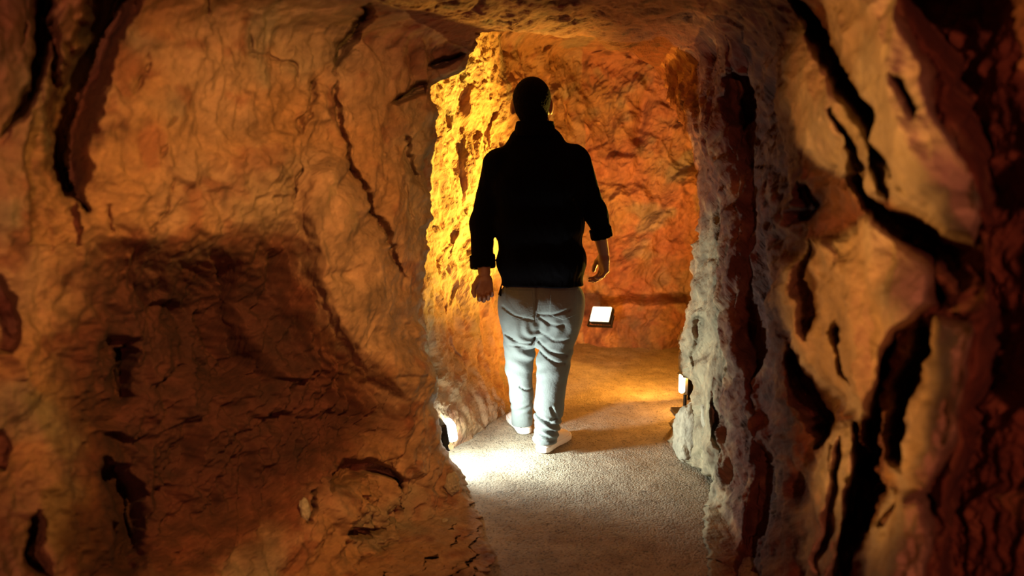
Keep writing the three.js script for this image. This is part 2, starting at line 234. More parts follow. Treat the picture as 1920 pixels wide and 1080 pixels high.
// one grid of points to several meshes: pick(i, j) names the mesh a cell belongs to
function gridMeshes(nu, nv, pos, col, uv, pick) {
  const normals = new Float32Array(pos.length); // smooth normals over the whole grid so that the pieces join
  const idx = {}, tri = (a, b, c) => {
    const ax = pos[b * 3] - pos[a * 3], ay = pos[b * 3 + 1] - pos[a * 3 + 1], az = pos[b * 3 + 2] - pos[a * 3 + 2], bx = pos[c * 3] - pos[a * 3], by = pos[c * 3 + 1] - pos[a * 3 + 1], bz = pos[c * 3 + 2] - pos[a * 3 + 2];
    const n = [ay * bz - az * by, az * bx - ax * bz, ax * by - ay * bx]; for (const k of [a, b, c]) { normals[k * 3] += n[0]; normals[k * 3 + 1] += n[1]; normals[k * 3 + 2] += n[2]; }
  };
  for (let j = 0; j + 1 < nv; j++) for (let i = 0; i + 1 < nu; i++) {
    const a = j * nu + i, b = a + 1, c = a + nu, d = c + 1, key = pick(i, j); if (key === null) continue;
    tri(a, c, b); tri(b, c, d); (idx[key] ??= []).push(a, c, b, b, c, d);
  }
  for (let k = 0; k < normals.length; k += 3) { const l = Math.hypot(normals[k], normals[k + 1], normals[k + 2]) || 1; normals[k] /= l; normals[k + 1] /= l; normals[k + 2] /= l; }
  const out = {};
  for (const key in idx) {
    const map = new Map(), P = [], N = [], C = [], U = [], I = [];
    for (const k of idx[key]) { let q = map.get(k); if (q === undefined) { q = map.size; map.set(k, q); for (let e = 0; e < 3; e++) { P.push(pos[k * 3 + e]); N.push(normals[k * 3 + e]); C.push(col[k * 3 + e]); } U.push(...uv(key, pos[k * 3], pos[k * 3 + 1], pos[k * 3 + 2])); } I.push(q); }
    const g = new THREE.BufferGeometry();
    g.setAttribute('position', new THREE.Float32BufferAttribute(P, 3)); g.setAttribute('normal', new THREE.Float32BufferAttribute(N, 3)); g.setAttribute('color', new THREE.Float32BufferAttribute(C, 3)); g.setAttribute('uv', new THREE.Float32BufferAttribute(U, 2));
    g.setIndex(I); out[key] = g;
  }
  return out;
}

// ------------------------------------------------------------------ the near passage: left wall, ceiling, right wall, and the jamb behind its narrow end
const RIM = [[900, 1210], [918, 1070], [925, 1030], [905, 985], [880, 945], [862, 915], [857, 890], [846, 865], [830, 840], [817, 812], [808, 785], [804, 750], [801, 700], [795, 650], [790, 600], [798, 560], [802, 520], [808, 460], [812, 420], [818, 380], [812, 345], [801, 320], [814, 290], [820, 250], [818, 215], [806, 190], [806, 165], [828, 148], [860, 132], [866, 100], [885, 66], [930, 52], [990, 58], [1050, 66], [1120, 76], [1180, 96], [1228, 132], [1262, 178], [1288, 232], [1304, 284], [1310, 330], [1308, 400], [1305, 440], [1300, 500], [1305, 560], [1296, 600], [1286, 640], [1275, 680], [1278, 700], [1296, 712], [1300, 745], [1290, 765], [1272, 790], [1268, 830], [1276, 858], [1308, 880], [1342, 900], [1336, 940], [1322, 980], [1326, 1040], [1332, 1080], [1340, 1210]];
{
  const key = [[0, -300, 1330], [9, -300, 900], [20, -300, 330], [26, -300, -330], [31, 560, -420], [33, 1050, -440], [36, 1640, -420], [39, 2200, -300], [44, 2200, 480], [50, 2200, 800], [55, 2200, 1000], [61, 2200, 1330]];
  const len = [0]; for (let i = 1; i < RIM.length; i++) len.push(len[i - 1] + Math.hypot(RIM[i][0] - RIM[i - 1][0], RIM[i][1] - RIM[i - 1][1]));
  const NU = 1250, ROWS = [];  // rows: jamb (t < 0), wall (0..1), passage behind the viewer (> 1)
  for (let k = 22; k >= 1; k--) ROWS.push(-k / 22);
  for (let k = 0; k <= 370; k++) { const t = k / 370; ROWS.push(0.55 * t + 0.45 * t * t); }
  for (let k = 1; k <= 14; k++) ROWS.push(1 + k / 14);
  const NV = ROWS.length, pos = new Float32Array(NU * NV * 3), col = [], ids = new Int16Array(NU * NV), part = new Uint8Array(NU * NV);
  const at = (l) => { let i = 0; while (i < len.length - 2 && len[i + 1] < l) i++; return [i, clamp((l - len[i]) / (len[i + 1] - len[i]), 0, 1)]; };
  const cut1 = len[29], cut2 = len[36];
  for (let j = 0; j < NV; j++) for (let i = 0; i < NU; i++) {
    const l = len[len.length - 1] * i / (NU - 1), [s, t] = at(l), rx = mix(RIM[s][0], RIM[s + 1][0], t), ry = mix(RIM[s][1], RIM[s + 1][1], t);
    let q = 0; while (q < key.length - 2 && len[key[q + 1][0]] < l) q++;
    const kt = clamp((l - len[key[q][0]]) / (len[key[q + 1][0]] - len[key[q][0]]), 0, 1), ox = mix(key[q][1], key[q + 1][1], kt), oy = mix(key[q][2], key[q + 1][2], kt);
    const row = ROWS[j], w = clamp(row, 0, 1);
    let px = mix(rx, ox, w), py = mix(ry, oy, w);
    const dl = Math.hypot(ox - rx, oy - ry), ux = (ox - rx) / dl, uy = (oy - ry) / dl;
    // ragged rim
    const jag = (6 * noise(l / 34, 0.5, 2) + 4 * noise(l / 12, 3.5, 2)) * Math.exp(-w * 30); px += ux * jag; py += uy * jag;
    const [sx, sy] = sight(px, py), fz = floorZ(sy);
    const zl = sx < 0.6 ? 2.408 / (0.693 - sx) : 99, zr = sx > 0.02 ? 0.86 / sx : 99, zc = sy > 0.02 ? 0.56 / sy : 99;
    let z = smin(smin(Math.min(zl, 40), Math.min(zr, 40), 0.5), Math.min(zc, 40), 1.3); z = smin(z, fz * 0.985, 0.12);
    const wl = Math.exp(-6 * (Math.min(zl, 40) - z)), wr = Math.exp(-6 * (Math.min(zr, 40) - z)), wc = Math.exp(-6 * (Math.min(zc, 40) - z)), wn = wl + wr + wc + 1e-6, nn = [(0.82 * wl - 0.94 * wr) / wn, -wc / wn, (0.57 * wl + 0.34 * wr) / wn];
    const X = sx * z, Y = EYE + sy * z, Z = -z;
    const [h, rough, id, stone] = relief(px, py, X, Y, Z);
    const top = sm(0.5, -0.2, zc - Math.min(zl, zr)); const low = mix(0.8, 1, clamp(fz - z, 0, 0.25) * 4), gr = grain(X, Y, Z, rough) * mix(1, 0.8, top) * low; z -= h * low;
    if (w < 0.012) z = Math.max(z, Math.min(fz * 1.015, z + 0.12 * (1 - w / 0.012) ** 2));
    let P;
    if (row < 0) { // the back of the jamb, going deeper and spreading outwards
      const b = -row, zz = z + 0.05 * Math.sqrt(b) + 0.85 * b, [ax, ay] = sight(px + ux * (10 * Math.sqrt(b) + 55 * b), py + uy * (10 * Math.sqrt(b) + 55 * b)); P = [ax * zz, EYE + ay * zz, -zz];
      const gk = 0.6 * grain(P[0], P[1], P[2], 1); P[0] += ux * gk * b; P[1] -= uy * gk * b;
    } else P = [sx * z, EYE + sy * z, -z];
    P[0] += nn[0] * gr; P[1] += nn[1] * gr; P[2] += nn[2] * gr;
    if (row > 1) { const b = row - 1; P = [P[0] * mix(1, 1.05, b), clamp(P[1], -0.1, 2.4), mix(P[2], 2.2, b)]; const gk = grain(P[0], P[1], P[2], 1); P[0] += gk; P[1] += gk; }
    const k = j * NU + i; pos.set(P, k * 3);
    part[k] = l < cut1 ? 0 : l < cut2 ? 1 : 2;
    ids[k] = row >= 0 && row <= 1 ? id : -1;
    stainShadeColor(px, py, P[0], P[1], P[2], part[k] === 2 ? ['rust', 'rust', 'ochre'] : part[k] === 1 ? ['rust', 'rust', 'dark'] : ['tan', 'ochre', 'rust'], col, stone);  // dark base of the right wall paints shade between its slabs
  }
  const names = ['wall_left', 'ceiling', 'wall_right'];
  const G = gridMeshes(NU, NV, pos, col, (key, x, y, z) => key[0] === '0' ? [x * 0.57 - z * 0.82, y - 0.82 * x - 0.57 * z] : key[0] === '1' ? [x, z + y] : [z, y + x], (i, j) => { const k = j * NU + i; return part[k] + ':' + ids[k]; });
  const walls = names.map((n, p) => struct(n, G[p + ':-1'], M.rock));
  for (const k in G) { const [p, id] = k.split(':').map(Number); if (id >= 0) put(SLABS[id].n, G[k], M.rock, walls[p]); }
  // the passage is closed behind the viewer
  const cap = new THREE.PlaneGeometry(5, 4, 60, 48), cp = cap.attributes.position, cc = [];
  for (let i = 0; i < cp.count; i++) { const x = cp.getX(i), y = cp.getY(i) + 1.2; cp.setXYZ(i, -x, y, 2.1 + 1.5 * grain(x, y, 2, 1.4)); stainShadeColor(5000, 5000, x, y, 2, ['tan', 'ochre', 'rust'], cc); }
  cap.setAttribute('color', new THREE.Float32BufferAttribute(cc, 3)); cap.computeVertexNormals(); struct('wall_front', cap, M.rock);
}

// ------------------------------------------------------------------ the chamber beyond: its left wall, its back wall
{
  const x0 = 748, x1 = 1570, y0 = -60, y1 = 900, NU = 400, NV = 480, pos = new Float32Array(NU * NV * 3), col = [];
  for (let j = 0; j < NV; j++) for (let i = 0; i < NU; i++) {
    const px = mix(x0, x1, i / (NU - 1)), py = mix(y0, y1, j / (NV - 1)), [sx, sy] = sight(px, py);
    const wide = 0.03 + 0.15 * sm(0.05, 0.55, EYE + sy * 3.9) * sm(770, 830, px), zl = sx < 0.34 ? Math.min(40, (1.577 + wide) / (0.359 - sx)) + 0.16 * sm(800, 770, px) : 40, zr = sx > 0.04 ? Math.min(40, 1.5 / sx) : 40, zc = sy > 0.02 ? Math.min(40, 0.80 / sy) : 40;
    let z = smin(smin(smin(zl, 6.05, 0.5), zr, 0.6), zc, 0.9);
    const X = sx * z, Y = EYE + sy * z, Z = -z, left = sm(1120, 1060, px);
    const gr = mix(1.0, 0.75, left) * grain(X, Y, Z, 1.2);
    let h = 0.05 * sm(0.10, 0.40, fbm(X * 3, Y * 3, Z * 3 + 7, 2));
    // broad ledge at the foot of the back wall, and a leaning fold above it
    const foot = sm(1085, 1130, px) * sm(548, 572, py + 10 * noise(px / 40, 1, 1)); h += foot * (0.16 + 0.5 * 0.035 * ridge(X * 9, Y * 9, Z * 9, 3));
    h += 0.12 * Math.exp(-((segDist(px, py, [1290, 350], [1180, 500])[0] / 22) ** 2)) * sm(1120, 1150, px);
    h -= 0.16 * Math.exp(-(((px - 812) / 34) ** 2) - (((py - 845) / 60) ** 2));
    h -= 0.10 * Math.exp(-((segDist(px, py, [1205, 190], [1195, 260])[0] / 13) ** 2));
    z -= h; const k = j * NU + i; const nx = mix(0, 0.94, left), nz = mix(1, 0.34, left); pos.set([sx * z + nx * gr, EYE + sy * z, -z + nz * gr], k * 3);
    stainShadeColor(px + 4000, py, X, Y, Z, left > 0.5 ? ['tan', 'ochre', 'rust'] : ['red', 'ochre', 'rust'], col);
  }
  const G = gridMeshes(NU, NV, pos, col, (key, x, y, z) => key === 'l' ? [x * 0.34 - z * 0.94, y - 0.94 * x - 0.34 * z] : [x, y - z], (i) => mix(x0, x1, i / (NU - 1)) < 1092 ? 'l' : 'b');
  struct('wall_inner', G.l, M.rock); struct('wall_back', G.b, M.rock);
}

// ------------------------------------------------------------------ floor
{
  const NX = 300, NZ = 640, x0 = -1.9, x1 = 2.0, pos = new Float32Array(NX * NZ * 3), col = [];
  for (let j = 0; j < NZ; j++) for (let i = 0; i < NX; i++) {
    const x = mix(x0, x1, i / (NX - 1)), t = j / (NZ - 1), z = t < 0.1 ? mix(2.3, -2, t / 0.1) : mix(-2, -6.6, (t - 0.1) / 0.9);
    const y = 0.010 * fbm(x * 2.4, 5, z * 2.4, 3) + 0.0012 * ridge(x * 10, 2, z * 10, 2) + 0.0010 * noise(x * 60, 1, z * 60) - 0.006, k = j * NX + i;
    pos.set([x, y, z], k * 3);
    const a = fbm(x * 2, 8, z * 2, 4), b = fbm(x * 12, 3, z * 12, 3), v = 1 + 0.16 * a + 0.22 * b; col.push(0.335 * v, 0.308 * v, 0.225 * v);
  }
  const G = gridMeshes(NX, NZ, pos, col, (key, x, y, z) => [x, z], () => 'f'); struct('floor', G.f, M.floor);
}

// ------------------------------------------------------------------ loose rocks
const wallOf = (name) => scene.getObjectByName(name);
function hitZ(px, py, names) { const v = V(px, py, 1), e = new THREE.Vector3(0, EYE, 0), r = new THREE.Raycaster(e, v.sub(e).normalize()), h = r.intersectObjects(names.map(wallOf), true); if (!h.length) console.log('no wall at', px, py); return h.length ? -h[0].point.z : 3; }
function boulder(px, py, z, size, turn, tone, seed, label, parent) {
  const g = new THREE.IcosahedronGeometry(1, 14), p = g.attributes.position, c = [], uv = [], f = (x, y, z) => 0.22 * facet(x * 1.3 + seed, y * 1.3, z * 1.3) + 0.10 * fbm(x * 1.7 + seed, y * 1.7, z * 1.7, 3) + 0.05 * ridge(x * 5, y * 5 + seed, z * 5, 2);
  for (let i = 0; i < p.count; i++) {
    const x = p.getX(i), y = p.getY(i), w = p.getZ(i), k = 1 + f(x, y, w), m = 1 + 0.25 * fbm(x * 3 + seed, y * 3, w * 3, 3);
    p.setXYZ(i, x * k * size[0], y * k * size[1], w * k * size[2]); c.push(ROCK[tone][0] * m, ROCK[tone][1] * m, ROCK[tone][2] * m); uv.push(x * size[0] + w * size[2], y * size[1]);
  }
  g.setAttribute('color', new THREE.Float32BufferAttribute(c, 3)); g.setAttribute('uv', new THREE.Float32BufferAttribute(uv, 2)); g.rotateZ(turn);
  const q = new Map(), n = (x, y, z) => `${x.toFixed(5)},${y.toFixed(5)},${z.toFixed(5)}`; g.computeVertexNormals(); const N = g.attributes.normal;
  for (let i = 0; i < p.count; i++) { const k = n(p.getX(i), p.getY(i), p.getZ(i)); const a = q.get(k) ?? [0, 0, 0]; a[0] += N.getX(i); a[1] += N.getY(i); a[2] += N.getZ(i); q.set(k, a); }
  for (let i = 0; i < p.count; i++) { const a = q.get(n(p.getX(i), p.getY(i), p.getZ(i))), l = Math.hypot(...a) || 1; N.setXYZ(i, a[0] / l, a[1] / l, a[2] / l); }
  const o = put('boulder', g, M.rock, parent); o.position.copy(V(px, py, z)); if (parent) o.userData.label = label; else tag(o, label, 'rock'); return o;
}
boulder(1300, 818, 3.58, [0.085, 0.15, 0.10], 0.05, 'stone', 3.1, 'pale rounded rock standing at the foot of the right rock column, touching the floor', wallOf('wall_right'));
boulder(1345, 826, 3.36, [0.055, 0.17, 0.09], 0.30, 'stone', 8.7, 'tall pale leaning rock wedged against the foot of the right rock column', wallOf('wall_right'));
boulder(1286, 668, 3.86, [0.032, 0.085, 0.06], -0.1, 'stone', 5.2, 'small pale rock flake jutting from the right column just above the narrow lamp', wallOf('wall_right'));
boulder(847, 906, hitZ(847, 912, ['wall_left']) - 0.01, [0.032, 0.042, 0.035], 0.2, 'stone', 12.4, 'small tan rock on the foot of the left wall beside the brightly lit floor');
boulder(572, 955, hitZ(572, 955, ['wall_left']) - 0.012, [0.015, 0.036, 0.016], 0.15, 'stone', 15.1, 'small pale pointed stone in the dark hollow of the left wall');
boulder(834, 976, hitZ(834, 976, ['wall_left']) - 0.004, [0.011, 0.009, 0.010], 0.3, 'stone', 19.6, 'tiny pale pebble on the sloping foot of the left wall');

// ------------------------------------------------------------------ floodlights
function floodlight(name, { at, to }, size, color, k, label, roll = 0, dome = 0.008) {
  const [w, h] = size, o = new THREE.Group(); o.name = numbered(name); scene.add(o); tag(o, label, 'lamp');
  o.position.set(at[0], at[1], at[2]); o.up.set(0, 1, 0); o.lookAt(...to); if (roll) o.rotateZ(roll);  // local +z is the way it shines
  put('housing', new RoundedBoxGeometry(w * 1.07, h * 1.09, 0.045, 3, 0.008), M.metal, o).position.z = -0.030;
  const fins = []; for (let i = 0; i < 7; i++) { const f = new THREE.BoxGeometry(0.004, h, 0.02); f.translate((i / 6 - 0.5) * w * 0.9, 0, -0.06); fins.push(f); }
  put('cooling_fins', mergeGeometries(fins), M.metal, o);
  put('lit_panel', new RoundedBoxGeometry(w, h, dome, 3, dome * 0.38), glow(color, k), o).position.z = dome / 2 - 0.009;
  const arm = []; for (const s of [-1, 1]) { const a = new THREE.BoxGeometry(0.006, h * 0.75, 0.02); a.translate(s * (w * 0.58 + 0.006), -h * 0.35, -0.03); arm.push(a); }
  const b = new THREE.BoxGeometry(w * 1.16 + 0.02, 0.006, 0.03); b.translate(0, -h * 0.74, -0.03); arm.push(b);
  put('bracket', mergeGeometries(arm), M.metal, o);
  return o;
}
function spot({ at, to }, color, power, angle, penumbra, ahead = 0.012) {
  const l = new THREE.SpotLight(color, power, 0, angle, penumbra, 2), d = new THREE.Vector3(...to).sub(new THREE.Vector3(...at)).normalize();
  l.position.set(...at).addScaledVector(d, ahead); l.target.position.set(...to); l.castShadow = true; l.shadow.radius = 1.5; l.shadow.mapSize.set(2048, 2048); scene.add(l, l.target);
}
function panel({ at, to }, size, color, power) {
  const l = new THREE.RectAreaLight(color, power, ...size), d = new THREE.Vector3(...to).sub(new THREE.Vector3(...at)).normalize();
  l.position.set(...at).addScaledVector(d, 0.012); l.lookAt(...to); scene.add(l);
}
floodlight('floodlight', LAMP.white, [0.10, 0.09], WHITE, 6, 'white glaring floodlight half hidden at the foot of the left rock edge', 0, 0.045);
spot(LAMP.white, WHITE, POWER.white, 1.20, 1.0, 0.05);
spot({ at: [LAMP.white.at[0] + 0.02, LAMP.white.at[1], LAMP.white.at[2]], to: [LAMP.white.at[0] + 0.17, 0, LAMP.white.at[2] - 0.08] }, WHITE, POWER.whiteNear, 1.36, 0.3, 0.03);
{ const l = new THREE.PointLight(WHITE, 0.16, 0, 2); l.position.set(LAMP.white.at[0] + 0.018, LAMP.white.at[1], LAMP.white.at[2]); l.castShadow = true; scene.add(l); }
floodlight('floodlight', LAMP.back, [0.15, 0.115], new THREE.Color().setRGB(1, 0.82, 0.5), 5, 'square warm white floodlight beside the walking man at the foot of the back wall', 0.10);
panel(LAMP.back, [0.17, 0.13], ORANGE, POWER.back);
{ // upright lamp behind the right column: a glowing tube before a metal back
  const o = new THREE.Group(); o.name = numbered('tube_lamp'); scene.add(o); o.position.set(LAMP.side.at[0], 0, LAMP.side.at[2]);
  tag(o, 'narrow upright glowing lamp standing on the floor behind the right rock column', 'lamp');
  const y = LAMP.side.at[1];
  put('lit_tube', new THREE.CapsuleGeometry(0.018, 0.085, 6, 18).translate(0, y, 0), glow(new THREE.Color().setRGB(1, 0.80, 0.45), 6), o);
  const back = new THREE.CylinderGeometry(0.05, 0.05, 0.17, 24, 1, true, Math.PI * 0.06, Math.PI * 0.88).toNonIndexed(); back.computeVertexNormals(); back.translate(0.012, y, 0);
  const m = put('reflector', back, new THREE.MeshStandardMaterial({ color: 0x2a2a28, roughness: 0.5, metalness: 0.6, side: THREE.DoubleSide }), o);
  put('foot_plate', new RoundedBoxGeometry(0.12, 0.012, 0.12, 2, 0.004).translate(0.012, 0.006, 0), M.metal, o);
  put('stem', new THREE.CylinderGeometry(0.010, 0.010, 0.10, 12).translate(0.02, 0.055, 0), M.metal, o);
  const u = new THREE.RectAreaLight(ORANGE, POWER.sideUp, 0.03, 0.10); u.position.set(LAMP.side.at[0] - 0.03, y + 0.02, LAMP.side.at[2]); u.lookAt(0.60, 1.75, -5.6); scene.add(u);
  const l = new THREE.PointLight(ORANGE, POWER.side, 0, 2); l.position.set(LAMP.side.at[0], y, LAMP.side.at[2]); l.castShadow = true; scene.add(l);
}
floodlight('floodlight', LAMP.chamber, [0.15, 0.115], YELLOW, 5, 'yellow floodlight hidden behind the right rock column, turned on the wall left of the man');
spot(LAMP.chamber, YELLOW, POWER.chamber, 0.47, 0.8);
floodlight('floodlight', LAMP.wallLeft, [0.14, 0.10], AMBER, 3, 'amber floodlight behind the viewer turned on the left wall');
spot(LAMP.wallLeft, AMBER, POWER.wallLeft, 0.50, 0.55);
floodlight('floodlight', LAMP.wallRight, [0.14, 0.10], AMBER, 3, 'upper of two amber floodlights by the left wall, turned on the right wall');
floodlight('floodlight', LAMP.wallRightLow, [0.14, 0.10], AMBER, 3, 'lower of two amber floodlights by the left wall, turned on the right wall');
floodlight('floodlight', LAMP.far, [0.30, 0.20], DIM_FILL, 3, 'added dim red fill lamp behind the viewer, out of view');
spot(LAMP.far, DIM_FILL, POWER.far, 1.0, 0.6);  // added fill light, no such lamp known here
spot(LAMP.wallRight, AMBER, POWER.wallRight, 0.245, 0.35);
spot(LAMP.wallRightLow, AMBER, POWER.wallRight, 0.255, 0.35);

// ------------------------------------------------------------------ the man: fields of distance meshed by surface nets
function fieldMesh(f, lo, hi, cell, color) {
  const n = lo.map((v, i) => Math.max(3, Math.ceil((hi[i] - v) / cell) + 1)), [nx, ny, nz] = n, D = new Float32Array(nx * ny * nz);
  for (let k = 0, q = 0; k < nz; k++) for (let j = 0; j < ny; j++) for (let i = 0; i < nx; i++, q++) D[q] = f(lo[0] + i * cell, lo[1] + j * cell, lo[2] + k * cell);
  const id = new Int32Array(nx * ny * nz).fill(-1), P = [], I = [];
  const cor = [0, 1, nx, nx + 1, nx * ny, nx * ny + 1, nx * ny + nx, nx * ny + nx + 1], edges = [[0, 1], [2, 3], [4, 5], [6, 7], [0, 2], [1, 3], [4, 6], [5, 7], [0, 4], [1, 5], [2, 6], [3, 7]];
  for (let k = 0; k + 1 < nz; k++) for (let j = 0; j + 1 < ny; j++) for (let i = 0; i + 1 < nx; i++) {
    const q = (k * ny + j) * nx + i; let m = 0; for (let c = 0; c < 8; c++) if (D[q + cor[c]] < 0) m |= 1 << c; if (m === 0 || m === 255) continue;
    let x = 0, y = 0, z = 0, s = 0;
    for (const [a, b] of edges) { if (((m >> a) & 1) === ((m >> b) & 1)) continue; const da = D[q + cor[a]], db = D[q + cor[b]], t = da / (da - db); x += (a & 1) + t * ((b & 1) - (a & 1)); y += ((a >> 1) & 1) + t * (((b >> 1) & 1) - ((a >> 1) & 1)); z += (a >> 2) + t * ((b >> 2) - (a >> 2)); s++; }
    id[q] = P.length / 3; P.push(lo[0] + (i + x / s) * cell, lo[1] + (j + y / s) * cell, lo[2] + (k + z / s) * cell);
  }
  const sx = 1, sy = nx, sz = nx * ny;
  for (let k = 1; k + 1 < nz; k++) for (let j = 1; j + 1 < ny; j++) for (let i = 1; i + 1 < nx; i++) {
    const q = (k * ny + j) * nx + i, a = D[q] < 0;
    for (const [step, u, v] of [[sx, sy, sz], [sy, sz, sx], [sz, sx, sy]]) {
      const b = D[q + step] < 0; if (a === b) continue;
      const A = id[q], B = id[q - u], C = id[q - u - v], E = id[q - v]; if (A < 0 || B < 0 || C < 0 || E < 0) continue;
      if (a) I.push(A, B, C, A, C, E); else I.push(A, C, B, A, E, C);
    }
  }
  const N = new Float32Array(P.length), e = cell * 0.5;
  for (let p = 0; p < P.length; p += 3) { const [x, y, z] = [P[p], P[p + 1], P[p + 2]], g = [f(x + e, y, z) - f(x - e, y, z), f(x, y + e, z) - f(x, y - e, z), f(x, y, z + e) - f(x, y, z - e)], l = Math.hypot(...g) || 1; N[p] = g[0] / l; N[p + 1] = g[1] / l; N[p + 2] = g[2] / l; }
  const g = new THREE.BufferGeometry(); g.setAttribute('position', new THREE.Float32BufferAttribute(P, 3)); g.setAttribute('normal', new THREE.BufferAttribute(N, 3));
  const U = []; for (let p = 0; p < P.length; p += 3) U.push(P[p] + P[p + 2] * 0.7, P[p + 1]); g.setAttribute('uv', new THREE.Float32BufferAttribute(U, 2)); g.setIndex(I); return g;
}
const capsule = (a, b, ra, rb) => { const d = [b[0] - a[0], b[1] - a[1], b[2] - a[2]], dd = d[0] * d[0] + d[1] * d[1] + d[2] * d[2] + 1e-9; return (x, y, z) => { const t = clamp(((x - a[0]) * d[0] + (y - a[1]) * d[1] + (z - a[2]) * d[2]) / dd, 0, 1); return Math.hypot(x - a[0] - t * d[0], y - a[1] - t * d[1], z - a[2] - t * d[2]) - mix(ra, rb, t); }; };
const ball = (c, r) => (x, y, z) => { const k = Math.hypot((x - c[0]) / r[0], (y - c[1]) / r[1], (z - c[2]) / r[2]); return (k - 1) * Math.min(...r); };
const blend = (list, k) => (x, y, z) => { let d = 9; for (const f of list) d = smin(d, f(x, y, z), k); return d; };
const A3 = (px, py, z) => V(px, py, z).toArray();
{
  const man = new THREE.Group(); man.name = numbered('person'); scene.add(man);
  const base = V(1005, 842, 3.74); base.y = 0; man.position.copy(base);
  tag(man, 'man seen from behind walking away in a black shirt, faded jeans and white shoes', 'person');
  const L = (px, py, z) => { const v = V(px, py, z).sub(base); return v.toArray(); };   // photograph point at a depth, in the man's own axes
  // joints
  const J = {
    shoulderL: L(932, 312, 3.74), elbowL: L(903, 418, 3.78), cuffL: L(905, 488, 3.72), wristL: L(908, 512, 3.70),
    shoulderR: L(1082, 306, 3.74), elbowR: L(1116, 398, 3.80), cuffR: L(1128, 436, 3.80), wristR: L(1132, 474, 3.86),
    neck: L(1002, 240, 3.74), head: L(997, 196, 3.76), hipL: L(977, 592, 3.76), hipR: L(1049, 592, 3.74),
    kneeL: L(973, 690, 3.80), ankleL: L(977, 790, 3.90), kneeR: L(1037, 690, 3.70), ankleR: L(1022, 818, 3.66),
  };
  // --- skin: one body
  const hx = J.head[0], hy = J.head[1], hz = J.head[2];
  const headField = blend([
    ball([hx, hy + 0.018, hz + 0.012], [0.082, 0.095, 0.100]), ball([hx, hy - 0.055, hz - 0.040], [0.062, 0.070, 0.062]), ball([hx, hy - 0.035, hz - 0.098], [0.014, 0.022, 0.022]), ball([hx, hy - 0.105, hz - 0.075], [0.026, 0.018, 0.024]),
    ball([hx - 0.089, hy - 0.015, hz + 0.008], [0.012, 0.032, 0.020]), ball([hx + 0.089, hy - 0.015, hz + 0.008], [0.012, 0.032, 0.020]),
    capsule([hx, hy - 0.03, hz + 0.018], J.neck, 0.062, 0.068), capsule(J.neck, [J.neck[0], J.neck[1] - 0.07, J.neck[2]], 0.068, 0.075),
  ], 0.022);
  const faceField = (x, y, z) => { let d = headField(x, y, z); for (const s of [-1, 1]) d = Math.max(d, -ball([hx + s * 0.030, hy - 0.005, hz - 0.098], [0.016, 0.010, 0.016])(x, y, z) - 0.001); return Math.max(d, -ball([hx, hy - 0.075, hz - 0.105], [0.022, 0.003, 0.010])(x, y, z)); };
  const bodyField = blend([
    capsule(J.neck, L(1005, 300, 3.74), 0.058, 0.07), capsule(L(955, 322, 3.74), L(1062, 318, 3.74), 0.06, 0.06), capsule(L(980, 380, 3.74), L(1040, 380, 3.74), 0.115, 0.115), capsule(L(985, 480, 3.74), L(1045, 480, 3.74), 0.105, 0.105), capsule(J.hipL, J.hipR, 0.09, 0.09),
    capsule(J.shoulderL, J.elbowL, 0.048, 0.042), capsule(J.elbowL, J.wristL, 0.042, 0.030), capsule(J.shoulderR, J.elbowR, 0.048, 0.040), capsule(J.elbowR, J.wristR, 0.041, 0.027),
    capsule(J.hipL, J.kneeL, 0.075, 0.052), capsule(J.kneeL, J.ankleL, 0.050, 0.034), capsule(J.hipR, J.kneeR, 0.075, 0.054), capsule(J.kneeR, J.ankleR, 0.052, 0.034),
  ], 0.03);
  // a hand: wrist, the way the hand points, the way the palm faces, the way the thumb leaves, how far the fingers are curled
  function hand(wrist, along, palm, thumb, curl) {
    const w = new THREE.Vector3(...wrist), a = new THREE.Vector3(...along).normalize(), t = new THREE.Vector3(...thumb), p = new THREE.Vector3(...palm); p.addScaledVector(a, -p.dot(a)).normalize(); t.addScaledVector(a, -t.dot(a)).addScaledVector(p, -t.dot(p)).normalize();
    const pt = (u, v, n) => w.clone().addScaledVector(a, u).addScaledVector(t, v).addScaledVector(p, n);
    const parts = [capsule(w.toArray(), pt(0.03, 0, 0).toArray(), 0.026, 0.024), capsule(pt(0.035, 0.022, 0).toArray(), pt(0.085, 0.030, 0).toArray(), 0.017, 0.014), capsule(pt(0.035, 0, 0).toArray(), pt(0.09, 0.008, 0).toArray(), 0.018, 0.015), capsule(pt(0.035, -0.02, 0).toArray(), pt(0.085, -0.026, 0).toArray(), 0.017, 0.014)];
    const fingers = [];
    [[0.031, 0.090, 1.0], [0.011, 0.095, 1.1], [-0.010, 0.091, 1.03], [-0.029, 0.083, 0.82]].forEach(([v, u, len], i) => {
      let q = pt(u, v, 0), ang = curl * (0.7 + 0.06 * i), r = 0.0098; const seg = [0.042, 0.027, 0.021];
      fingers.push(capsule(pt(u - 0.03, v * 0.9, 0).toArray(), q.toArray(), 0.012, r));
      for (const s of seg) { const e = q.clone().addScaledVector(a, Math.cos(ang) * s * len).addScaledVector(p, Math.sin(ang) * s * len); fingers.push(capsule(q.toArray(), e.toArray(), r, r - 0.0009)); q = e; r -= 0.0009; ang += curl * 0.85; }
    });
    const th = [pt(0.028, 0.026, 0.004), pt(0.058, 0.050, 0.016), pt(0.085, 0.056, 0.026), pt(0.105, 0.052, 0.034)];
    const thumbs = [capsule(th[0].toArray(), th[1].toArray(), 0.016, 0.012), capsule(th[1].toArray(), th[2].toArray(), 0.012, 0.0105), capsule(th[2].toArray(), th[3].toArray(), 0.0105, 0.009)];
    const pm = blend(parts, 0.02), fs = blend(fingers, 0.004), tf = blend(thumbs, 0.006);
    const f = (x, y, z) => smin(smin(pm(x, y, z), fs(x, y, z), 0.008), tf(x, y, z), 0.010), c = pt(0.08, 0, 0.02), m = 0.13;
